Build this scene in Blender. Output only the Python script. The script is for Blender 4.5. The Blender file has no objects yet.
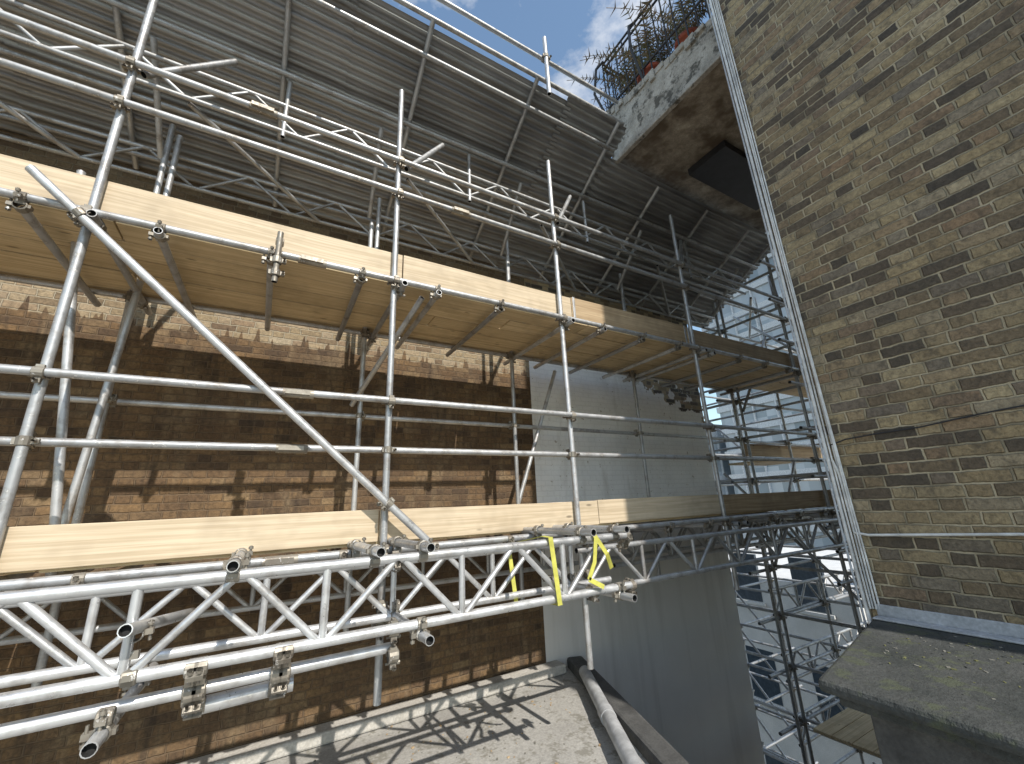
import bpy, math, random
from mathutils import Vector, Matrix, noise
random.seed(7)
sc=bpy.context.scene
sc.view_settings.view_transform='Standard'; sc.view_settings.look='None'; sc.view_settings.exposure=0

# ---------------- materials ----------------
class N:
    def __init__(s,name):
        s.mat=bpy.data.materials.new(name); s.mat.use_nodes=True
        s.nt=s.mat.node_tree; s.b=s.nt.nodes['Principled BSDF']
        s.geo=s.nt.nodes.new('ShaderNodeNewGeometry')
        s.tc=s.nt.nodes.new('ShaderNodeTexCoord')
        s.pos=s.tc.outputs['Object']
    def put(s,sock,v):
        if v is None: return
        if hasattr(v,'is_output'): s.nt.links.new(v,sock)
        elif isinstance(v,(tuple,list)) and len(v)==3 and sock.type=='RGBA': sock.default_value=(*v,1)
        else: sock.default_value=v
    def m(s,op,a,b=None,c=None,clamp=False):
        n=s.nt.nodes.new('ShaderNodeMath'); n.operation=op; n.use_clamp=clamp
        for i,v in enumerate((a,b,c)): s.put(n.inputs[i],v) if v is not None else None
        return n.outputs[0]
    def mix(s,f,a,b,mode='MIX'):
        n=s.nt.nodes.new('ShaderNodeMix'); n.data_type='RGBA'; n.blend_type=mode
        s.put(n.inputs[0],f); s.put(n.inputs[6],a); s.put(n.inputs[7],b); return n.outputs[2]
    def ramp(s,f,stops,interp='LINEAR'):
        n=s.nt.nodes.new('ShaderNodeValToRGB'); cr=n.color_ramp; cr.interpolation=interp
        while len(cr.elements)<len(stops): cr.elements.new(0.5)
        for e,(p,c) in zip(cr.elements,stops):
            e.position=p; e.color=(c,c,c,1) if isinstance(c,(int,float)) else (*c,1)
        s.put(n.inputs[0],f); return n.outputs[0]
    def noise(s,scale=5,detail=4,vec=None,rough=.55,col=False):
        n=s.nt.nodes.new('ShaderNodeTexNoise'); n.inputs['Scale'].default_value=scale
        n.inputs['Detail'].default_value=min(detail,3); n.inputs['Roughness'].default_value=rough
        s.put(n.inputs['Vector'],vec if vec is not None else s.pos); return n.outputs[1 if col else 0]
    def scale(s,v,sc_):
        n=s.nt.nodes.new('ShaderNodeVectorMath'); n.operation='MULTIPLY'
        s.put(n.inputs[0],v); n.inputs[1].default_value=sc_; return n.outputs[0]
    def sep(s,v):
        n=s.nt.nodes.new('ShaderNodeSeparateXYZ'); s.put(n.inputs[0],v); return n.outputs
    def comb(s,x,y,z=0.0):
        n=s.nt.nodes.new('ShaderNodeCombineXYZ')
        for i,v in enumerate((x,y,z)): s.put(n.inputs[i],v)
        return n.outputs[0]
    def white(s,v):
        n=s.nt.nodes.new('ShaderNodeTexWhiteNoise'); n.noise_dimensions='3D'; s.put(n.inputs['Vector'],v); return n.outputs[0]
    def bump(s,h,strength=.5,dist=.01):
        n=s.nt.nodes.new('ShaderNodeBump'); n.inputs['Strength'].default_value=strength
        n.inputs['Distance'].default_value=dist; s.put(n.inputs['Height'],h)
        s.nt.links.new(n.outputs[0],s.b.inputs['Normal'])
    def out(s,col,rough=.8,metal=0.0,spec=None):
        s.put(s.b.inputs['Base Color'],col); s.put(s.b.inputs['Roughness'],rough); s.put(s.b.inputs['Metallic'],metal)
        if spec is not None: s.b.inputs['Specular IOR Level'].default_value=spec
        return s.mat

def brick_nodes(n,bl=.225,row=.075,mort=.010,wob=.006):
    """Flemish bond: returns mortar mask (1=mortar), per-brick random, z coordinate"""
    x,y,z=n.sep(n.pos)[0:3]
    nx=n.m('ABSOLUTE',n.sep(n.geo.outputs['True Normal'])[0])
    side=n.m('GREATER_THAN',nx,.5)
    u=n.m('ADD',n.m('MULTIPLY',x,n.m('SUBTRACT',1.0,side)),n.m('MULTIPLY',y,side))
    nn=n.sep(n.noise(13,3,col=True))
    d1=n.m('MULTIPLY',n.m('SUBTRACT',nn[0],.5),wob*3.4)
    d2=n.m('MULTIPLY',n.m('SUBTRACT',nn[1],.5),wob*3.4)
    u=n.m('ADD',u,d1); v=n.m('ADD',z,d2)
    v=n.m('ADD',v,n.m('MULTIPLY',n.m('SUBTRACT',n.noise(.8,1),.5),.04))
    rr=n.m('DIVIDE',v,row); r=n.m('FLOOR',rr); fr=n.m('FRACT',rr)
    odd=n.m('MODULO',n.m('ABSOLUTE',r),2.0)
    per=bl*1.5
    jit=n.m('MULTIPLY',n.white(n.comb(r,3.3,1.1)),.14)
    uu=n.m('ADD',n.m('ADD',n.m('DIVIDE',u,per),n.m('MULTIPLY',odd,.5)),jit)
    p=n.m('FRACT',uu); c=n.m('FLOOR',uu)
    head=n.m('GREATER_THAN',p,.6667)
    dv=n.m('MULTIPLY',n.m('MINIMUM',n.m('MINIMUM',p,n.m('SUBTRACT',1.0,p)),n.m('ABSOLUTE',n.m('SUBTRACT',p,.6667))),per)
    dh=n.m('MULTIPLY',n.m('MINIMUM',fr,n.m('SUBTRACT',1.0,fr)),row)
    d=n.m('MINIMUM',dv,dh)
    mr=n.nt.nodes.new('ShaderNodeMapRange'); mr.interpolation_type='SMOOTHSTEP'
    n.put(mr.inputs[0],d); mr.inputs[1].default_value=mort*.35; mr.inputs[2].default_value=mort*.85
    mr.inputs[3].default_value=1; mr.inputs[4].default_value=0
    rnd=n.white(n.comb(n.m('ADD',n.m('MULTIPLY',c,2.0),head),r,.7))
    return mr.outputs[0],rnd,x,z

STOCK=[(0,(.075,.065,.055)),(.18,(.13,.10,.075)),(.34,(.25,.19,.12)),(.5,(.38,.295,.175)),(.66,(.44,.36,.23)),(.78,(.30,.205,.13)),(.88,(.19,.165,.14)),(1,(.46,.38,.26))]
def mk_stock(name,mortar=(.30,.26,.19),bstr=.8,tint=None,mort=.010):
    n=N(name); mm,rnd,x,z=brick_nodes(n,mort=mort)
    c=n.ramp(rnd,STOCK)
    c=n.mix(n.ramp(n.noise(1.5,3,rough=.7),[(.38,0.0),(.62,.45)]),c,(.17,.135,.095))
    fine=n.noise(38,3,rough=.8)
    c=n.mix(.85,c,n.ramp(fine,[(.3,.5),(.7,1.3)]),'MULTIPLY')
    c=n.mix(n.ramp(n.noise(11,3,rough=.75),[(.52,0.0),(.68,.6)]),c,(.07,.06,.05))
    mc=n.mix(n.ramp(n.noise(5,3),[(.4,0.0),(.6,1.0)]),mortar,tuple(k*.5 for k in mortar))
    c=n.mix(mm,c,mc)
    if tint: c=n.mix(1.0,c,tint,'MULTIPLY')
    h=n.m('ADD',n.m('SUBTRACT',1.0,mm),n.m('MULTIPLY',fine,.6))
    h=n.m('ADD',h,n.m('MULTIPLY',rnd,.4))
    n.bump(h,bstr,.014)
    return n.out(c,.9)
M={}
M['stock']=mk_stock('stock_brick',mortar=(.50,.43,.31),bstr=1.0,mort=.0105,tint=(1.0,.98,.92))

def mk_back():
    n=N('back_brick'); mm,rnd,x,z=brick_nodes(n,bl=.212,row=.069,mort=.009)
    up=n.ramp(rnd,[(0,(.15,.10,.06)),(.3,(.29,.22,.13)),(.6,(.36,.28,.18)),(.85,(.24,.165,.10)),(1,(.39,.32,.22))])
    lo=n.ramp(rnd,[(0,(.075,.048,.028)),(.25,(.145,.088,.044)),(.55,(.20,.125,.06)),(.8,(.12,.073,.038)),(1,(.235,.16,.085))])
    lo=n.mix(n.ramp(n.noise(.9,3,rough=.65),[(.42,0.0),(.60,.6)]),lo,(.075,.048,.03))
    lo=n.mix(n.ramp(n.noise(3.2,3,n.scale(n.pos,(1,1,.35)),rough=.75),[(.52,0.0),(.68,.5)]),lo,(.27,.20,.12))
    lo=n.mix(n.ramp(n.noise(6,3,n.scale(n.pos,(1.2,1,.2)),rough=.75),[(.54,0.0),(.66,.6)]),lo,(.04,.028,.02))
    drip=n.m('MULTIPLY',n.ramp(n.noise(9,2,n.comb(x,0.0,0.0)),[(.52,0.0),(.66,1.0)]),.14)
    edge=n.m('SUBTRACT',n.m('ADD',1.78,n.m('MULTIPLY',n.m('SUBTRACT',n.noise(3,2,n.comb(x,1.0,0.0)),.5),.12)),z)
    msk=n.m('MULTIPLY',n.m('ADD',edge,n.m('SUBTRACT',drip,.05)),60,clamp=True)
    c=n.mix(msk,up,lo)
    c=n.mix(.85,c,n.ramp(n.noise(30,3,rough=.8),[(.3,.45),(.7,1.3)]),'MULTIPLY')
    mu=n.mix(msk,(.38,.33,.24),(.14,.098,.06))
    c=n.mix(n.m('MULTIPLY',mm,.7),c,mu)
    c=n.mix(n.m('MULTIPLY',n.m('SUBTRACT',z,2.5),3,clamp=True),c,n.mix(.5,c,(.05,.04,.03)))  # shade under the roof painted into the brick colour near the wall top
    n.bump(n.m('ADD',n.m('SUBTRACT',1.0,mm),n.m('MULTIPLY',n.noise(40,3),.6)),.9,.012)
    return n.out(c,.88)
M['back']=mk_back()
def mk_white():
    n=N('white_painted_brick'); mm,rnd,x,z=brick_nodes(n,bl=.212,row=.069,wob=.008)
    br=n.ramp(rnd,STOCK)
    w=n.mix(n.ramp(n.noise(3,3),[(.3,0.0),(.7,.9)]),(.88,.875,.86),(.78,.775,.76))
    w=n.mix(n.m('MULTIPLY',mm,.14),w,(.38,.38,.37))
    w=n.mix(n.ramp(n.noise(2.5,3,n.scale(n.pos,(1,1,.25)),rough=.75),[(.55,0.0),(.72,.45)]),w,(.46,.43,.38))
    w=n.mix(n.ramp(n.noise(14,3,rough=.8),[(.65,0.0),(.69,.8)]),w,(.30,.24,.17))
    fl=n.m('ADD',n.m('MULTIPLY',n.noise(3.0,3,rough=.7),1.7),n.m('MULTIPLY',rnd,.2))
    lim=n.m('SUBTRACT',n.m('ADD',1.35,fl),n.m('MULTIPLY',n.m('SUBTRACT',n.m('MULTIPLY',x,.4),1.7,clamp=True),.8))
    pm=n.m('MULTIPLY',n.m('SUBTRACT',lim,z),18,clamp=True)
    c=n.mix(pm,n.mix(mm,br,(.3,.26,.18)),w)
    lowm=n.m('MULTIPLY',n.m('SUBTRACT',-.25,z),12,clamp=True)
    lw=n.mix(n.noise(1.5,3),(.82,.80,.77),(.68,.66,.63))
    lw=n.mix(n.ramp(n.noise(1.6,3,n.scale(n.pos,(2,1,.15)),rough=.7),[(.5,0.0),(.75,.45)]),lw,(.42,.40,.36))
    c=n.mix(lowm,c,lw)
    h=n.m('ADD',n.m('MULTIPLY',n.m('SUBTRACT',1.0,mm),n.m('MULTIPLY',.7,n.m('SUBTRACT',1.0,lowm))),n.m('MULTIPLY',n.noise(40,3),.3))
    n.bump(h,.4,.01)
    return n.out(c,.75)
M['white']=mk_white()
def mk_galv(name,base=(.56,.57,.58),metal=.55,rough=.42,dirt=.5):
    n=N(name); ri=n.geo.outputs['Random Per Island']
    c=n.mix(n.ramp(ri,[(0,.0),(1,.9)]),base,tuple(k*.55 for k in base))
    c=n.mix(n.ramp(n.noise(7,3,rough=.75),[(.48,0.0),(.66,dirt)]),c,(.19,.16,.13))
    c=n.mix(n.ramp(n.noise(28,3,rough=.8),[(.6,0.0),(.66,dirt)]),c,(.72,.71,.68))
    r=n.ramp(n.noise(25,2),[(.3,rough-.08),(.7,rough+.2)])
    return n.out(c,r,metal)
M['galv']=mk_galv('galvanised_tube',(.55,.56,.57),dirt=.6)
M['alu']=mk_galv('aluminium_tube',(.74,.75,.76),.6,.34,.4)
M['coup']=mk_galv('coupler_steel',(.36,.33,.28),.6,.5,.8)
n=N('tube_bore'); M['bore']=n.out((.02,.02,.02),.9)
def mk_wood(name,ca,cb,ax=0,stain=.4):
    n=N(name); s=[30,30,30]; s[ax]=.55
    ri=n.geo.outputs['Random Per Island']
    x,y,z=n.sep(n.pos)[0:3]
    v=n.comb(n.m('ADD',x,n.m('MULTIPLY',ri,7.0)),n.m('ADD',y,n.m('MULTIPLY',ri,3.0)),n.m('ADD',z,ri))
    w1=n.nt.nodes.new('ShaderNodeVectorMath'); w1.operation='MULTIPLY_ADD'
    n.put(w1.inputs[0],n.noise(.8,1,n.scale(v,(1,2,2)),col=True)); w1.inputs[1].default_value=(0,.05,.05); n.put(w1.inputs[2],v)
    g=n.noise(1.8,2,n.scale(w1.outputs[0],tuple(s)),rough=.6)
    g2=n.noise(6,2,n.scale(v,tuple(s)),rough=.6)
    c=n.mix(n.ramp(g,[(.38,0.0),(.62,1.0)]),tuple(k*.92 for k in ca),cb)
    c=n.mix(.5,c,n.ramp(g2,[(.3,.8),(.7,1.1)]),'MULTIPLY')
    c=n.mix(n.m('MULTIPLY',ri,.4),c,tuple(k*.7 for k in ca))
    vo=n.nt.nodes.new('ShaderNodeTexVoronoi'); vo.inputs['Scale'].default_value=1.0
    n.put(vo.inputs['Vector'],n.scale(v,(2.6,8,8))); 
    c=n.mix(n.ramp(vo.outputs['Distance'],[(.05,.85),(.11,0.0)]),c,tuple(t*.32 for t in ca))
    c=n.mix(n.ramp(n.noise(2.3,3,rough=.8),[(.48,0.0),(.72,stain)]),c,tuple(t*.5 for t in ca))
    n.bump(g2,.2,.003)
    return n.out(c,.75)
M['toe']=mk_wood('fresh_timber',(.56,.445,.30),(.66,.545,.39),0,.4)
M['toe_old']=mk_wood('weathered_timber',(.40,.28,.16),(.52,.39,.24),0,.5)
M['deck']=mk_wood('deck_timber',(.62,.47,.27),(.76,.61,.38),0,.5)
def mk_roof():
    n=N('corrugated_steel')
    c=n.mix(n.noise(1.2,3),(.44,.44,.44),(.27,.27,.26))
    c=n.mix(n.ramp(n.noise(5,3,n.scale(n.pos,(.15,1,1)),rough=.75),[(.48,0.0),(.7,.7)]),c,(.14,.125,.11))
    c=n.mix(n.ramp(n.noise(.7,2),[(.48,0.0),(.66,.6)]),c,(.13,.13,.13))
    return n.out(c,.5,.4)
M['roof']=mk_roof()
def mk_conc(name,a,b,sc_=3,bs=.4,moss=None,rust=None):
    n=N(name); c=n.mix(n.ramp(n.noise(sc_,3,rough=.7),[(.3,0.0),(.7,1.0)]),a,b)
    c=n.mix(.7,c,n.ramp(n.noise(55,3),[(.3,.7),(.7,1.2)]),'MULTIPLY')
    if moss: c=n.mix(n.ramp(n.noise(6,3,rough=.8),[(.52,0.0),(.62,.85)]),c,moss)
    if rust: c=n.mix(n.ramp(n.noise(2.2,3,rough=.75),[(.42,0.0),(.6,.9)]),c,rust)
    n.bump(n.noise(30,3,rough=.75),bs,.012)
    return n.out(c,.9)
M['floor']=mk_conc('roof_felt',(.32,.31,.29),(.46,.45,.42),1.5,.5,moss=(.22,.21,.18))
M['conc']=mk_conc('concrete',(.42,.40,.36),(.55,.53,.49),4,.5)
M['fascia']=mk_conc('weathered_concrete',(.26,.24,.205),(.48,.45,.40),5,1.0,moss=(.055,.05,.04))
M['soffit']=mk_conc('stained_soffit',(.17,.135,.10),(.44,.39,.31),4,.9,rust=(.11,.08,.052))
M['slate']=mk_conc('dark_coping',(.035,.040,.038),(.075,.078,.075),4,.9,moss=(.07,.08,.05))
M['bitumen']=mk_conc('dark_upstand',(.05,.05,.05),(.12,.12,.115),4,.6)
M['lead']=mk_conc('lead',(.36,.38,.40),(.52,.54,.57),6,.3)
M['ground']=mk_conc('ground_asphalt',(.05,.05,.05),(.09,.09,.085),.5,.3)
def plain(name,c,r=.6,me=0.0):
    n=N(name); cc=n.mix(n.ramp(n.noise(8,3,rough=.7),[(.35,0.0),(.65,1.0)]),c,tuple(k*.65 for k in c)); return n.out(cc,r,me)
M['pvc']=plain('grey_pvc',(.50,.51,.52),.45)
M['cable']=plain('white_cable',(.80,.80,.78),.5)
M['black']=plain('black_iron',(.03,.03,.035),.5)
M['yellow']=plain('yellow_strap',(.62,.60,.12),.6)
M['red']=plain('terracotta',(.45,.10,.05),.7)
M['orange']=plain('orange_plastic',(.75,.12,.03),.6)
M['twig']=plain('twig',(.34,.26,.17),.9)
M['leaf']=plain('dry_leaf',(.17,.17,.07),.9)
M['pebble']=plain('pebble',(.24,.23,.20),.9)
M['render']=mk_conc('white_render',(.55,.55,.53),(.66,.65,.63),2,.2)
n=N('tower_glass'); x,y,z=n.sep(n.pos)[0:3]
cc=n.mix(n.white(n.comb(n.m('FLOOR',n.m('DIVIDE',n.m('ADD',x,y),1.5)),0.0,n.m('FLOOR',n.m('DIVIDE',z,3.2)))),(.26,.31,.34),(.54,.58,.61))
M['glass']=n.out(cc,.15,.0)
M['spandrel']=plain('tower_spandrel',(.74,.76,.77),.5)
M['window']=plain('window_glass',(.06,.08,.10),.15)

# ---------------- mesh builder ----------------
class MB:
    def __init__(s,mats): s.v=[];s.f=[];s.mi=[];s.sm=[];s.mats=mats
    def idx(s,m): return s.mats.index(m)
    def add(s,vs,fs,m,smooth=False):
        o=len(s.v); s.v+= [tuple(p) for p in vs]; k=s.idx(m)
        for f in fs: s.f.append([i+o for i in f]); s.mi.append(k); s.sm.append(smooth)
    def tube(s,p,q,r=.0245,m='galv',n=12,caps=True):
        p=Vector(p);q=Vector(q);d=(q-p).normalized()
        a=d.orthogonal().normalized();b=d.cross(a)
        cs=[(math.cos(2*math.pi*i/n),math.sin(2*math.pi*i/n)) for i in range(n)]
        def ring(c,rr): return [c+a*rr*x+b*rr*y for x,y in cs]
        vs=ring(p,r)+ring(q,r); fs=[[i,(i+1)%n,n+(i+1)%n,n+i] for i in range(n)]
        s.add(vs,fs,m,True)
        if caps:
            for c,e in ((p,1),(q,-1)):
                ii=c+d*e*.03 if (q-p).length>.1 else c
                vs=ring(c,r)+ring(c,r*.84)
                s.add(vs,[[i,n+i,n+(i+1)%n,(i+1)%n] if e>0 else [i,(i+1)%n,n+(i+1)%n,n+i] for i in range(n)],m)
                if 'bore' in s.mats:
                    s.add(ring(c,r*.84)+ring(ii,r*.84),[[i,(i+1)%n,n+(i+1)%n,n+i] for i in range(n)],'bore')
                    s.add(ring(ii,r*.84),[list(range(n))],'bore')
                else: s.add(ring(c,r*.84),[list(range(n))],m)
    def path(s,pts,r,m,n=8):
        for a,b in zip(pts[:-1],pts[1:]): s.tube(a,b,r,m,n,False)
    def box(s,a,b,m):
        x0,y0,z0=a;x1,y1,z1=b
        vs=[(x0,y0,z0),(x1,y0,z0),(x1,y1,z0),(x0,y1,z0),(x0,y0,z1),(x1,y0,z1),(x1,y1,z1),(x0,y1,z1)]
        s.add(vs,[[0,3,2,1],[4,5,6,7],[0,1,5,4],[1,2,6,5],[2,3,7,6],[3,0,4,7]],m)
    def obox(s,c,ax,size,m):
        c=Vector(c);X=ax[0]*size[0]/2;Y=ax[1]*size[1]/2;Z=ax[2]*size[2]/2
        vs=[c+X*i+Y*j+Z*k for k in(-1,1) for i,j in((-1,-1),(1,-1),(1,1),(-1,1))]
        s.add(vs,[[0,3,2,1],[4,5,6,7],[0,1,5,4],[1,2,6,5],[2,3,7,6],[3,0,4,7]],m)
    def coupler(s,c1,d1,c2,d2):
        """clamp joining a tube through c1 (dir d1) and a tube through c2 (dir d2)"""
        c1=Vector(c1);c2=Vector(c2);d1=Vector(d1).normalized();d2=Vector(d2).normalized()
        for c,d,o in((c1,d1,c2),(c2,d2,c1)):
            n=12;a=d.orthogonal().normalized();b=d.cross(a)
            rg=lambda t,rr:[c+d*t+a*rr*math.cos(2*math.pi*i/n)+b*rr*math.sin(2*math.pi*i/n) for i in range(n)]
            vs=rg(-.026,.026)+rg(-.022,.032)+rg(.022,.032)+rg(.026,.026)
            s.add(vs,[[k*n+i,k*n+(i+1)%n,(k+1)*n+(i+1)%n,(k+1)*n+i] for k in range(3) for i in range(n)],'coup',False)
            w=(c-o); w=w.normalized() if w.length>1e-4 else a
            w=(w-d*w.dot(d)); w=w.normalized() if w.length>1e-3 else a
            u=d.cross(w)
            s.obox(c+u*.042,(d,u,w),(.030,.030,.022),'coup')
            s.tube(c+u*.046-w*.035,c+u*.046+w*.04,.0065,'coup',6,False)
            s.tube(c+u*.046+w*.022,c+u*.046+w*.036,.0125,'coup',6,False)
            s.obox(c-u*.036,(d,u,w),(.034,.014,.020),'coup')
        s.obox((c1+c2)/2,(d1,d1.cross((c1-c2).normalized()) if (c1-c2).length>1e-3 else d1.orthogonal(),(c1-c2).normalized() if (c1-c2).length>1e-3 else d2),(.04,.04,.03),'coup')
    def lattice(s,x0,x1,y,zt,zb,m='alu',r=.0245,pitch=.36,phase=0,tall=True,n=12):
        s.tube((x0,y,zt),(x1,y,zt),r,m,n); s.tube((x0,y,zb),(x1,y,zb),r,m,n)
        x=x0+.06+phase; up=True;k=0
        while x+pitch<x1-.02:
            a=(x,y,zb+.012 if up else zt-.012); b=(x+pitch*.86,y,zt-.012 if up else zb+.012)
            s.tube(a,b,r*.72,m,8,False)
            if k%2==1 and tall: s.tube((x+pitch*.93,y,zb),(x+pitch*.93,y,zt),r*.78,m,8,False)
            up=not up; x+=pitch;k+=1
    def obj(s,name,parent=None,bevel=0):
        me=bpy.data.meshes.new(name); me.from_pydata(s.v,[],s.f)
        for m in s.mats: me.materials.append(M[m])
        me.polygons.foreach_set('material_index',s.mi); me.polygons.foreach_set('use_smooth',s.sm); me.update()
        o=bpy.data.objects.new(name,me); sc.collection.objects.link(o)
        if parent: o.parent=parent
        if bevel:
            b=o.modifiers.new('b','BEVEL'); b.width=bevel; b.segments=2; b.limit_method='ANGLE'
        return o
def empty(name):
    e=bpy.data.objects.new(name,None); sc.collection.objects.link(e); e.empty_display_size=.2; return e
T=['galv','alu','coup','bore']
AX=(Vector((1,0,0)),Vector((0,1,0)),Vector((0,0,1)))

# ---------------- scaffolding ----------------
S=empty('scaffolding')
YF,YI=3.1,4.2
XS=[-5.0,-3.05,-1.13,.73,2.44,4.54,6.95]
std=MB(T); cp=MB(T); led=MB(T); tr=MB(T); rail=MB(T)
bot={-1.13:-1.1,.73:-1.17,2.44:-1.32,4.54:-1.0}
for x in XS:
    j=random.uniform(-.015,.015)
    std.tube((x,YF,bot.get(x,-1.9 if x<3 else -9)),(x+j,YF,3.92+random.uniform(-.1,.05) if x>-1 else 4.6),m='galv')
    xi=x-.03 if x<1 else x+.03
    std.tube((xi,YI,-1.0 if x<6 else -9),(xi,YI,3.15 if x>0 else 3.6),m='galv')
    for z in (1.80,-.27):
        tr.tube((x+.05,YF-.13,z-.05),(x+.05,YI+.22,z-.05))
        cp.coupler((x,YF,z-.05),(0,0,1),(x+.05,YF,z-.05),(0,1,0))
        cp.coupler((xi,YI,z-.05),(0,0,1),(x+.05,YI,z-.05),(0,1,0))
for z,y in ((1.80,YF-.05),(-.27,YF-.05),(.78,YF-.05),(.42,YF+.05),(2.67,YF-.05),(3.02,YF-.05)):
    a=-5.6; jx=random.choice([.1,-.35,-.2,1.3])
    led.tube((a,y,z),(jx,y,z+.005)); led.tube((jx+.01,y,z+.005),(7.3,y,z+random.uniform(-.01,.02)))
    led.tube((jx-.09,y,z),(jx+.1,y,z),.031,'coup',12,True)
    cp.obox((jx,y-.03,z),AX,(.15,.03,.03),'coup')
    for x in XS: cp.coupler((x,YF,z),(0,0,1),(x,y,z),(1,0,0))
for z in (1.80,-.27,.9,2.75):
    y=YI+.05
    led.tube((-5.6,y,z),(7.3,y,z))
    for x in XS: cp.coupler((x-.03 if x<1 else x+.03,YI,z),(0,0,1),(x,y,z),(1,0,0))
for z in (1.75,-.32):
    x=-4.5;k=0
    while x<7:
        if all(abs(x-q)>.25 for q in XS):
            o=-.10 if k%3==0 else .0
            tr.tube((x,YF+o,z),(x+random.uniform(-.03,.03),YI+.2,z)); cp.coupler((x,YF-.05,z+.05),(1,0,0),(x,YF-.03,z),(0,1,0))
        x+=.62;k+=1
rail.tube((-1.38,2.99,1.96),(1.03,3.01,-.24),.0265,'alu')
cp.coupler((.73,YF,.04),(0,0,1),(.73,3.01,.04),(.7,0,-.7)); cp.coupler((-1.13,YF,1.74),(0,0,1),(-1.13,2.99,1.74),(.7,0,-.7))
rail.tube((2.50,4.25,0.0),(3.2,4.3,1.7),m='galv')
rail.tube((-1.40,3.55,2.4),(-1.05,3.62,-.3),m='galv'); rail.tube((-1.05,4.0,2.3),(-1.16,3.95,-.2),m='galv')
rail.tube((.62,4.2,1.0),(.98,3.15,1.75),m='galv')
for x in (-.12,):
    cp.tube((x,3.0,1.95),(x,3.0,1.55),.020,'coup',8,True); cp.coupler((x,3.05,1.80),(1,0,0),(x,3.0,1.72),(0,0,1)); cp.coupler((x,3.05,1.90),(1,0,0),(x,3.0,1.62),(0,0,1))
std.obj('standards',S); cp.obj('couplers',S); led.obj('ledgers',S); tr.obj('transoms',S); rail.obj('braces',S)

# decks
dk=MB(['deck','galv'])
for z in (1.835,-.235):
    for k in range(5):
        y=YF+.07+k*.236; x=-5.9+random.uniform(0,1.5)
        while x<7.25:
            x2=min(x+random.choice([3.9,3.9,2.4]),7.3)
            dz=random.uniform(0,.008)
            dk.box((x+.006,y,z+dz),(x2-.006,y+.224,z+.037+dz),'deck'); x=x2
dk.obj('deck_boards',S,.003)

# toe boards
def toe(z0,z1,splits,name,mats):
    P=empty(name)
    for i,(a,b) in enumerate(zip(splits[:-1],splits[1:])):
        mb=MB([mats[i],'galv']); dz=random.uniform(-.008,.008)
        seg=14; vs=[];fs=[]
        for k in range(seg+1):
            x=a+.004+(b-a-.008)*k/seg; wv=.003*math.sin(x*1.3+i)+random.uniform(-.0012,.0012); wy=.004*math.sin(x*.9+i*2)
            vs+=[(x,YF+.035+wy,z0+dz+wv),(x,YF+.073+wy,z0+dz+wv),(x,YF+.073+wy,z1+dz+wv),(x,YF+.035+wy,z1+dz+wv)]
        for k in range(seg):
            o=k*4
            for q in range(4): fs.append([o+q,o+(q+1)%4,o+4+(q+1)%4,o+4+q][::-1])
        fs.append([0,1,2,3]); fs.append([seg*4+q for q in(3,2,1,0)])
        mb.add(vs,fs,mats[i])
        for e in(a+.02,b-.05):
            if mats[i]!='toe': mb.box((e,YF+.029,z0+dz-.005),(e+.028,YF+.079,z1+dz+.005),'galv')
        mb.obj('board_%d'%(i+1),P,.004)
toe(1.875,2.115,[-5.6,-3.2,.80,2.62,4.5,7.3],'timber_toe_board',['toe','toe','toe','toe_old','toe_old'])
toe(-.215,.0,[-5.6,-3.2,.70,2.72,4.56,7.3],'timber_toe_board',['toe','toe','toe','toe','toe_old'])

# ---------------- lattice beams ----------------
def beam(x0,x1,y,zt,zb,name='lattice_beam',**k):
    mb=MB(T); mb.lattice(x0,x1,y,zt,zb,**k); return mb.obj(name)
beam(-5.5,2.31,2.40,-.255,-.59)
beam(-5.2,2.6,2.94,-.33,-.65,phase=.17)
beam(2.3,7.3,2.98,-.40,-.72,m='galv')
beam(-5.2,7.3,4.33,-.40,-.72,m='galv',phase=.1)
beam(3.4,7.3,3.75,-.36,-.70,m='galv',phase=.2)
lk=MB(T)
for x,zs in ((-1.75,(-.205,)),(-.10,(-.205,)),(.52,(-.205,)),(.78,(-.205,-.64)),(1.9,(-.205,)),(2.2,(-.205,-.64)),(-.45,(-.76,))):
    for z in zs:
        lk.tube((x,2.26,z),(x,3.25,z-.01),m='alu')
        lk.coupler((x,2.40,z-.05 if z>-.3 else z+.05),(1,0,0),(x,2.40,z),(0,1,0))
        lk.coupler((x,2.94,z-.06 if z>-.3 else z+.05),(1,0,0),(x,2.94,z),(0,1,0))
lk.tube((-.42,2.28,-.40),(-.30,3.1,-.5),m='alu'); lk.coupler((-.40,2.40,-.59),(1,0,0),(-.41,2.42,-.44),(0,1,0))
lk.tube((-3.0,2.47,-.73),(.66,2.50,-.70),m='alu'); lk.tube((-.22,2.58,-.80),(.2,2.58,-.79),.034,m='alu')
for x in (-.20,-.17,.12,.15):
    lk.coupler((x,2.48,-.73),(1,0,0),(x,2.56,-.79),(1,0,0)); lk.coupler((x,2.40,-.60),(1,0,0),(x,2.46,-.70),(1,0,0))
for x,z in((.70,-.60),(.70,-.72),(.70,-.30),(2.4,-.60),(2.4,-.33),(2.05,-.6)):
    lk.coupler((x,2.98,z),(1,0,0),(x+.02,3.06,z),(0,0,1)); lk.coupler((x-.06,2.42,z if z<-.4 else -.26),(1,0,0),(x-.05,2.47,z),(0,1,0))
lk.obj('beam_link_tubes',S)

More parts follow.
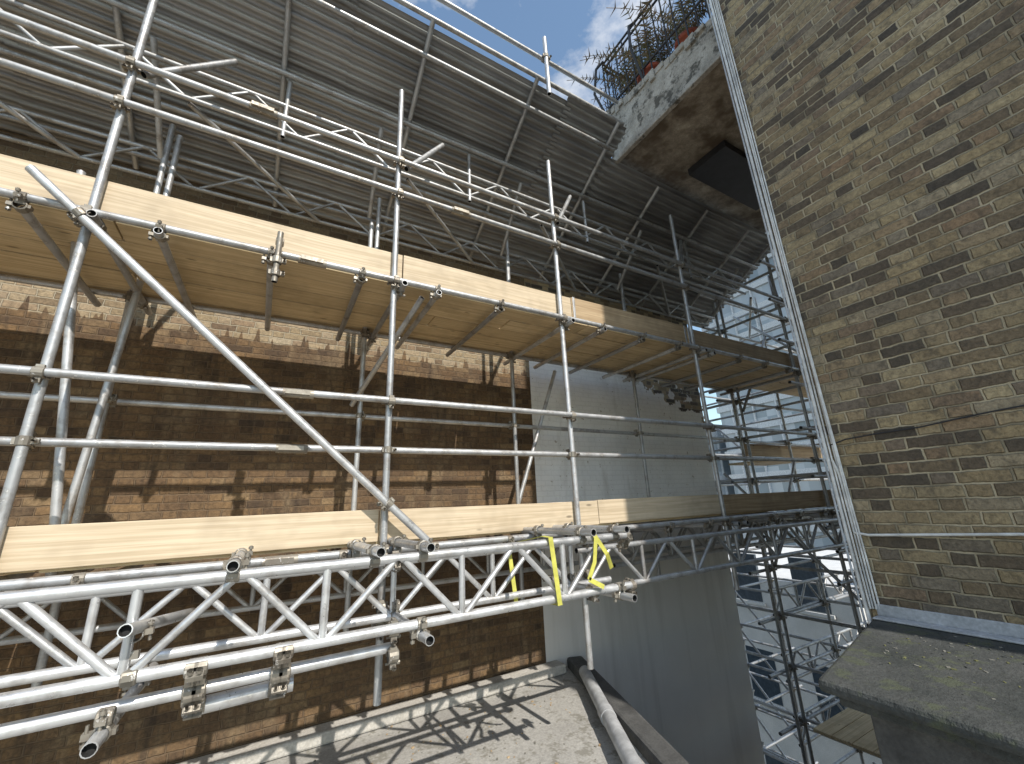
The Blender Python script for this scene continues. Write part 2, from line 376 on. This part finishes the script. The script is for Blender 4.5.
# ratchet strap
st=MB(['yellow'])
def ribbon(pts,w,mb=st):
    for a,b in zip(pts[:-1],pts[1:]):
        a=Vector(a);b=Vector(b);d=(b-a).normalized();u=Vector((1,0,0))-d*d.x
        if u.length<.1: u=Vector((0,0,1))
        u.normalize(); t=d.cross(u); mb.obox((a+b)/2,(d,u,t),((b-a).length+.004,w,.003),'yellow')
ribbon([(1.62,2.36,-.22),(1.64,2.355,-.45),(1.66,2.36,-.62),(1.68,2.45,-.63),(1.68,2.95,-.70),(1.66,3.0,-.3),(1.62,2.45,-.215),(1.62,2.36,-.22)],.034)
ribbon([(1.98,2.36,-.22),(2.08,2.355,-.36),(2.15,2.4,-.46)],.032)
ribbon([(2.02,2.35,-.56),(1.9,2.35,-.50),(1.96,2.35,-.40),(2.0,2.36,-.24)],.030)
st.obj('ratchet_strap')

# ---------------- temporary roof ----------------
R=empty('temporary_roof')
def sheet(x0,x1,ya,za,yb,zb,name):
    mb=MB(['roof']); L=math.hypot(yb-ya,zb-za); pitch=.088; seg=8; nn=int(L/pitch*seg)
    d=Vector((0,(yb-ya)/L,(zb-za)/L)); nn_=Vector((0,-d.z,d.y))
    xs=[x0]; 
    while xs[-1]<x1-2.4: xs.append(xs[-1]+2.4)
    xs.append(x1)
    for k,(a,b) in enumerate(zip(xs[:-1],xs[1:])):
        vs=[];fs=[]
        off=.005*(k%2); sh=random.uniform(-.03,.03)
        for i in range(nn+1):
            t=i/seg*pitch+sh; h=.022*max(-.8,min(.8,1.3*math.sin((t-sh)/pitch*2*math.pi)))+off
            p=Vector((0,ya,za))+d*t+nn_*h
            vs.append((a-.04,p.y,p.z)); vs.append((b+.04,p.y,p.z))
        for i in range(nn): fs.append([2*i,2*i+1,2*i+3,2*i+2])
        mb.add(vs,fs,'roof',True)
    mb.obj(name,R)
sl=.59
zr=lambda y:4.52-(y-2.78)*sl
sheet(-7,3.45,2.78,4.52,4.82,zr(4.82),'sheet')
sheet(3.45,7.5,3.07,zr(3.07),4.82,zr(4.82),'sheet_end')
rf=MB(T)
for x in [-5.3,-4.0,-2.7,-1.5,-.3,.9,2.1,3.3,4.4,5.5,6.6,7.3]:
    y0=2.72 if x<3.45 else 3.1
    rf.tube((x,y0,zr(y0)-.06),(x+.02,4.66,zr(4.66)-.06),m='galv')
for y in (2.95,3.5,4.05,4.5):
    rf.tube((-6.5,y,zr(y)-.11),(3.4 if y<3.2 else 7.4,y,zr(y)-.11),m='galv')
rf.tube((-6.5,2.74,4.53),(3.4,2.74,4.53),m='galv')
rf.lattice(-6,6.9,3.55,3.66,3.36,m='galv',r=.021,pitch=.42,n=8,tall=False)
rf.lattice(-6,6.9,4.35,3.38,3.08,m='galv',r=.021,pitch=.42,n=8,tall=False)
rf.tube((-3,2.74,4.86),(3.35,2.74,4.86),m='alu')
for x in (-1.9,.1,2.22): rf.tube((x,2.70,4.3),(x,2.70,5.15),m='alu'); rf.coupler((x,2.70,4.86),(0,0,1),(x,2.74,4.86),(1,0,0))
for x in XS[1:]:
    rf.tube((x+.06,3.1,3.0),(x+.5,3.35,3.72),.0245,'galv'); rf.tube((x-.06,YI,3.2),(x-.1,3.55,3.85),.0245,'galv')
    rf.tube((x+.04,YI,2.2),(x+.04,YI,3.5),.0245,'galv')
    rf.tube((x+.9,3.55,zr(3.55)-.1),(x+.9,3.55,3.3),.021,'galv')
    rf.tube((x+.2,3.6,3.36),(x+1.3,4.35,3.08),.021,'galv')
rf.obj('frame_tubes',R)

# ---------------- scaffold return beyond wall end ----------------
P=empty('scaffolding')
g=MB(T); gd=MB(['deck','toe_old'])
xs=[7.15,8.5,9.9]; ys=[3.0,4.2,5.9,7.6]
for x in xs:
    for y in ys: g.tube((x,y,-12),(x+random.uniform(-.03,.03),y,3.9+random.uniform(-.4,.5)),n=8,caps=False)
zz=-7.4
while zz<4.0:
    for y in ys: g.tube((6.6 if y<4.6 else 7.0,y+.05,zz),(10.3,y+.05,zz+random.uniform(-.03,.03)),n=8,caps=False)
    for x in xs: g.tube((x+.05,2.7,zz+.05),(x+.05,8.0,zz+.05+random.uniform(-.03,.03)),n=8,caps=False)
    for x in xs:
        for y in ys: g.coupler((x,y,zz),(0,0,1),(x,y+.05,zz),(1,0,0))
    zz+=.69
for k in range(26):
    x=random.choice(xs); y=random.choice(ys[:3]); z=-7+k*.42
    if k%2: g.tube((x-.05,y,z),(x-.05,y+1.7,z+1.9),n=8,caps=False)
    else: g.tube((7.15,y-.05,z),(8.5,y-.05,z+1.7),n=8,caps=False)
for y in(3.02,4.12,5.8): g.lattice(6.7,10.2,y,-.45,-.8,m='galv',n=8)
for z in(-1.4,-2.3,-3.1): g.lattice(7.1,10.1,3.05,z,z-.35,m='galv',n=8); g.lattice(7.1,10.1,4.3,z-.1,z-.45,m='galv',n=8)
for z,x0,x1,y0 in((1.85,7.35,10,2.9),(-.2,7.35,10,2.9),(-3.2,6.9,8.3,2.7),(.6,8.6,10,4.3),(2.5,7.3,8.4,4.3)):
    for k in range(5): gd.box((x0,y0+.1+k*.232,z),(x1,y0+.1+k*.232+.222,z+.038),'deck')
for z,yy in((.64,4.35),(1.9,2.97),(-.16,2.97)): gd.box((7.35,yy,z),(10,yy+.038,z+.22),'toe_old')
g.obj('tubes',P); gd.obj('boards',P)

# ---------------- buildings ----------------
B=empty('brick_building')
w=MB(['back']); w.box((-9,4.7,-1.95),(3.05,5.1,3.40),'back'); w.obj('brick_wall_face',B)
w=MB(['white','conc']); w.box((3.052,4.703,-12),(6.8,5.1,3.38),'white'); w.obj('painted_wall_face',B)
w=MB(['conc']); w.box((-9,5.1,-12),(6.78,12,3.3),'conc'); w.box((-9,4.72,-12),(3.04,5.1,-1.96),'conc'); w.obj('core',B)
F=empty('flat_roof')
edge=[(.5,-4.0),(2.08,.8),(3.42,4.7)]
w=MB(['floor']); w.add([(-9,-4,-1.9)]+[(x,y,-1.9) for x,y in edge]+[(-9,4.7,-1.9)],[[0,1,2,3,4]],'floor')
w.add([(x,y,-12) for x,y in edge]+[(x,y,-1.9) for x,y in edge],[[0,1,4,3],[1,2,5,4]],'floor'); w.obj('roof_surface',F)
w=MB(['conc']); w.box((-9,4.50,-1.896),(3.2,4.697,-1.80),'conc'); w.obj('wall_kerb',F,.02)
w=MB(['bitumen','lead'])
def upst(x0,y0,x1,y1,wd,z0,z1,m):
    d=Vector((x1-x0,y1-y0,0)); L=d.length; d.normalize(); u=Vector((-d.y,d.x,0))
    w.obox(((x0+x1)/2,(y0+y1)/2,(z0+z1)/2),(d,u,Vector((0,0,1))),(L,wd,z1-z0),m)
upst(2.09,.8,3.43,4.66,.20,-2.2,-1.80,'bitumen'); w.obj('edge_upstand',F,.03)
pp=MB(['pvc','coup','bore']); pp.tube((3.22,4.2,-1.80),(2.06,2.0,-1.79),.062,'pvc',24); pp.tube((2.80,3.403,-1.8),(2.735,3.28,-1.8),.07,'pvc',24)
pp.obj('drain_pipe')
db=MB(['pebble','toe_old'])
for k in range(260):
    x=random.uniform(-1,2.7);y=random.uniform(3.0,4.5);s_=random.uniform(.004,.013)
    a=random.random()*3; db.obox((x,y,-1.9+s_*.3),(Vector((math.cos(a),math.sin(a),0)),Vector((-math.sin(a),math.cos(a),0)),Vector((0,0,1))),(s_*2,s_,s_*.8),random.choice(['pebble','toe_old']))
db.obj('rubble')

# neighbouring house (right)
H=empty('brick_house')
w=MB(['stock']); w.box((3.5,-3.0,-12),(9.0,1.49,14),'stock'); w.obj('side_wall',H)
bl=MB(['fascia','soffit','stock'])
x0,x1,y0,y1=3.6,7.2,1.495,3.17
vs=[(x0,y0,4.34),(x1,y0,4.34),(x1,y1,4.44),(x0,y1,4.44),(x0,y0,4.90),(x1,y0,4.90),(x1,y1,5.24),(x0,y1,5.24)]
bl.add(vs,[[0,1,5,4],[1,2,6,5],[2,3,7,6],[3,0,4,7],[4,5,6,7]],'fascia')
bl.add([Vector(v)-Vector((0,0,.002)) for v in vs[:4]],[[0,3,2,1]],'soffit')
bl.obj('balcony_slab',H)
ed=MB(['fascia'])
y=y0
while y<y1-.02:
    L=random.uniform(.06,.16); y2=min(y+L,y1); zt=4.90+(y-y0)/(y1-y0)*.34
    ed.box((x0-random.uniform(.01,.035),y,zt-random.uniform(.05,.14)),(x0+.15,y2-.003,zt+random.uniform(.005,.03)),'fascia'); y=y2
ed.box((x0-.02,y0,4.34),(x0+.04,y1+.02,4.42),'fascia')
ed.obj('balcony_edge',H,.008)
bb=MB(['black']); bb.box((4.6,2.2,4.26),(6.2,2.75,4.36),'black'); bb.obj('soffit_recess_shade',H)  # dark of a recess in the soffit, built as a solid black box
rl=MB(['black'])
for z in(5.35,6.1,6.2): rl.tube((x0+.05,y0,z),(x0+.05,y1-.03,z),.016,'black',8); rl.tube((x0+.05,y1-.03,z),(x1,y1-.03,z),.016,'black',8)
y=y0+.1
while y<y1: rl.tube((x0+.05,y,4.9),(x0+.05,y,6.2),.010,'black',6); y+=.13
x=x0+.1
while x<x1: rl.tube((x,y1-.03,5.0),(x,y1-.03,6.2),.010,'black',6); x+=.13
rl.path([(x0+.02,y1,5.2),(x0-.12,y1+.05,5.6),(x0-.08,y1,6.05),(x0+.05,y1-.03,6.25)],.018,'black')
rl.path([(x0+.02,2.5,5.1),(x0-.14,2.5,5.6),(x0-.1,2.5,6.0),(x0+.05,2.5,6.2)],.018,'black')
rl.obj('balcony_railing',H)
def pot(x,y,z,r,h,name):
    mb=MB(['red','twig','leaf']); n=20; pr=[(r*.7,0),(r*.95,h*.8),(r*1.08,h*.8),(r*1.1,h),(r*.95,h),(r*.9,h*.85)]
    vs=[(x+a*math.cos(2*math.pi*i/n),y+a*math.sin(2*math.pi*i/n),z+b) for a,b in pr for i in range(n)]
    mb.add(vs,[[k*n+i,k*n+(i+1)%n,(k+1)*n+(i+1)%n,(k+1)*n+i] for k in range(len(pr)-1) for i in range(n)],'red',True)
    mb.add(vs[-n:],[list(range(n))],'twig')
    for k in range(46):
        a=random.uniform(0,6.283); o=Vector((math.cos(a),math.sin(a),0)); L=random.uniform(.5,1.2); sp=random.uniform(.25,.85)
        pts=[]
        for i in range(8):
            t=i/7; pts.append(Vector((x,y,z+h*.8))+o*(r*.4+sp*L*t*t)+Vector((0,0,L*(1.1*t-.75*t*t*sp*1.2))))
        mb.path(pts,.0035,'twig',4)
        for i in range(2,7):
            for s_ in(-1,1):
                for q in range(2):
                    c=pts[i].lerp(pts[i+1],q*.5); d=(pts[i+1]-pts[i]).normalized(); sd_=d.cross(Vector((0,0,1))).normalized()*s_
                    e=c+sd_*random.uniform(.06,.12)+d*.05+Vector((0,0,random.uniform(-.03,.02)))
                    mb.add([c,c+d*.02,e],[[0,1,2]],random.choice(['leaf','twig']))
    mb.obj(name)
pot(x0+.25,2.55,5.12,.16,.3,'potted_plant'); pot(x0+.3,2.0,5.05,.15,.3,'potted_plant'); pot(x0+.45,2.95,5.2,.14,.28,'potted_plant')

# cable bundle on corner
cb=MB(['cable','lead'])
def wav(x,y,z0,z1,r,m,a=.01,st_=.45,ph=0):
    pts=[];z=z0
    while z<=z1: pts.append((x+a*math.sin(z*1.7+ph),y+a*math.cos(z*1.3+ph),z)); z+=st_
    cb.path(pts,r,m,10)
wav(3.480,1.478,-1.1,9,.012,'cable',.004)
for k in range(4): wav(3.474+.010*(k%2),1.450-.011*k,-.75,9,.0058,'cable',.007,.3,k*1.3)
wav(3.47,1.50,-2.5,9,.007,'lead',.005,.3,.4)
pts=[(3.46,1.45,.2)]
for i in range(13):
    t=i/12; pts.append((3.485,1.44-.75*max(0,(t-.35))/.65,.1-.40*math.sin(min(t/.4,1)*1.57)+.05*max(0,t-.4)))
pts+=[(3.487,.5,-.285),(3.487,.3,-.262),(3.487,0.0,-.27),(3.487,-2,-.24)]
cb.path(pts,.0085,'cable',8)
cb.obj('cable_bundle')
c2=MB(['black']); c2.path([(3.486,1.48,.30),(3.486,1.35,.335),(3.486,1.2,.345),(3.486,.95,.35),(3.486,.75,.372),(3.486,.6,.385),(3.486,.0,.42),(3.486,-1.5,.46)],.0045,'black',6); c2.obj('black_cable')

# parapet with coping (bottom right)
PP=empty('parapet')
w=MB(['slate'])
def prism(w,poly,z0,z1,m):
    n=len(poly); vs=[(x,y,z0) for x,y in poly]+[(x,y,z1) for x,y in poly]
    w.add(vs,[list(range(n)),[n+i for i in range(n)][::-1]]+[[i,n+i,n+(i+1)%n,(i+1)%n] for i in range(n)],m)
prism(w,[(3.50,1.46),(2.20,1.20),(2.12,-3),(3.50,-3)],-.855,-.80,'slate'); w.obj('coping',PP,.02)
w=MB(['bitumen','slate']); prism(w,[(3.49,1.42),(2.25,1.15),(2.17,-3),(3.49,-3)],-.90,-.857,'slate'); prism(w,[(3.49,1.38),(2.33,1.08),(2.25,-3),(3.49,-3)],-12,-.902,'bitumen'); w.obj('parapet_wall',PP,.008)
w=MB(['lead']); w.box((3.40,-3,-.796),(3.50,1.43,-.785),'lead'); w.box((3.482,-3,-.785),(3.499,1.43,-.72),'lead'); w.obj('lead_flashing',PP,.004)
w=MB(['leaf','pebble','slate'])
for k in range(260):
    x=random.gauss(3.1,.3);y=random.uniform(-.3,1.2);s_=random.uniform(.003,.009);a=random.random()*3
    if 2.3<x<3.37: w.obox((x,y,-.798),(Vector((math.cos(a),math.sin(a),.1)),Vector((-math.sin(a),math.cos(a),0)),Vector((0,0,1))),(s_*2,s_,s_*.5),random.choice(['leaf','pebble','slate']))
w.obj('leaf_litter')

# background
w=MB(['ground']); w.add([(-900,-900,-12),(900,-900,-12),(900,900,-12),(-900,900,-12)],[[0,1,2,3]],'ground'); w.obj('ground')
def block(name,x0,y0,x1,y1,h,fl=3.2,glass=True):
    e=empty(name); a=MB(['glass','spandrel','render','window'])
    a.box((x0,y0,-12),(x1,y1,h),'glass' if glass else 'render'); a.obj('walls',e)
    a=MB(['spandrel','window','render']); z=-11
    while z<h:
        if glass: a.box((x0-.25,y0-.25,z),(x1+.25,y1+.25,z+.8),'spandrel')
        else:
            y=y0+.8
            while y<y1-1.2: a.box((x0-.02,y,z+.8),(x0+.1,y+1.0,z+2.4),'window'); a.box((x0-.12,y-.1,z+.68),(x0-.022,y+1.1,z+.78),'render'); y+=2.2
            x=x0+.8
            while x<x1-1.2: a.box((x,y0-.02,z+.8),(x+1.0,y0+.1,z+2.4),'window'); x+=2.2
        z+=fl
    if glass:
        x=x0
        while x<x1+.1: a.box((x-.08,y0-.32,-12),(x+.08,y0-.02,h),'spandrel'); x+=3
        y=y0
        while y<y1+.1: a.box((x0-.32,y-.08,-12),(x0-.02,y+.08,h),'spandrel'); y+=3
    a.obj('facade',e)
block('glass_tower',56,22,76,36,36)
block('white_building',16,7,26,16,-3,glass=False)
block('white_building',24,-2,34,8,-5.5,glass=False)
block('office_building',45,38,70,60,10)
block('office_building',80,-10,100,14,8)
block('office_building',30,60,60,80,6)

# ---------------- camera ----------------
f=412
X=Vector((738,-89,-f)).normalized()
Z=Vector((-62,1392,-f)); Z=(Z-X*Z.dot(X)).normalized()
Y=Z.cross(X)
R3=Matrix((X,Y,Z))
cam=bpy.data.cameras.new('camera'); cam.sensor_width=36; cam.lens=f/1024*36; cam.clip_end=3000; cam.clip_start=.05
co=bpy.data.objects.new('camera',cam); sc.collection.objects.link(co); co.matrix_world=R3.to_4x4(); sc.camera=co

# ---------------- light ----------------
EL=43; sx,sy=.07,-1.0
sd=Vector((sx,sy,math.hypot(sx,sy)*math.tan(math.radians(EL)))).normalized()
sun=bpy.data.lights.new('sun','SUN'); sun.energy=5.0; sun.angle=math.radians(.5); sun.color=(1,.94,.85)
so=bpy.data.objects.new('sun',sun); sc.collection.objects.link(so); so.rotation_euler=sd.to_track_quat('Z','Y').to_euler()
W=bpy.data.worlds.new('World'); sc.world=W; W.use_nodes=True; nt=W.node_tree
bg=nt.nodes['Background']; sk=nt.nodes.new('ShaderNodeTexSky'); sk.sky_type='NISHITA'; sk.sun_disc=False
sk.sun_elevation=math.radians(EL); sk.sun_rotation=math.atan2(sx,sy); sk.ozone_density=1.6; sk.dust_density=.5; sk.air_density=1.3
gain=nt.nodes.new('ShaderNodeMix'); gain.data_type='RGBA'; gain.blend_type='MULTIPLY'; gain.inputs[0].default_value=1; gain.inputs[7].default_value=(1.4,1.42,1.36,1)
nt.links.new(sk.outputs[0],gain.inputs[6])
tc=nt.nodes.new('ShaderNodeTexCoord'); no=nt.nodes.new('ShaderNodeTexNoise'); no.inputs['Scale'].default_value=3.6; no.inputs['Detail'].default_value=8; no.inputs['Roughness'].default_value=.6
mp=nt.nodes.new('ShaderNodeMapping'); mp.inputs['Scale'].default_value=(1,1,2); mp.inputs['Location'].default_value=(.9,.4,.2)
nt.links.new(tc.outputs['Generated'],mp.inputs[0]); nt.links.new(mp.outputs[0],no.inputs['Vector'])
cr=nt.nodes.new('ShaderNodeValToRGB'); cr.color_ramp.elements[0].position=.49; cr.color_ramp.elements[1].position=.67
nt.links.new(no.outputs[0],cr.inputs[0])
mx=nt.nodes.new('ShaderNodeMix'); mx.data_type='RGBA'; nt.links.new(cr.outputs[0],mx.inputs[0]); nt.links.new(gain.outputs[2],mx.inputs[6]); mx.inputs[7].default_value=(6.8,6.9,7.1,1)
nt.links.new(mx.outputs[2],bg.inputs[0]); bg.inputs[1].default_value=.15
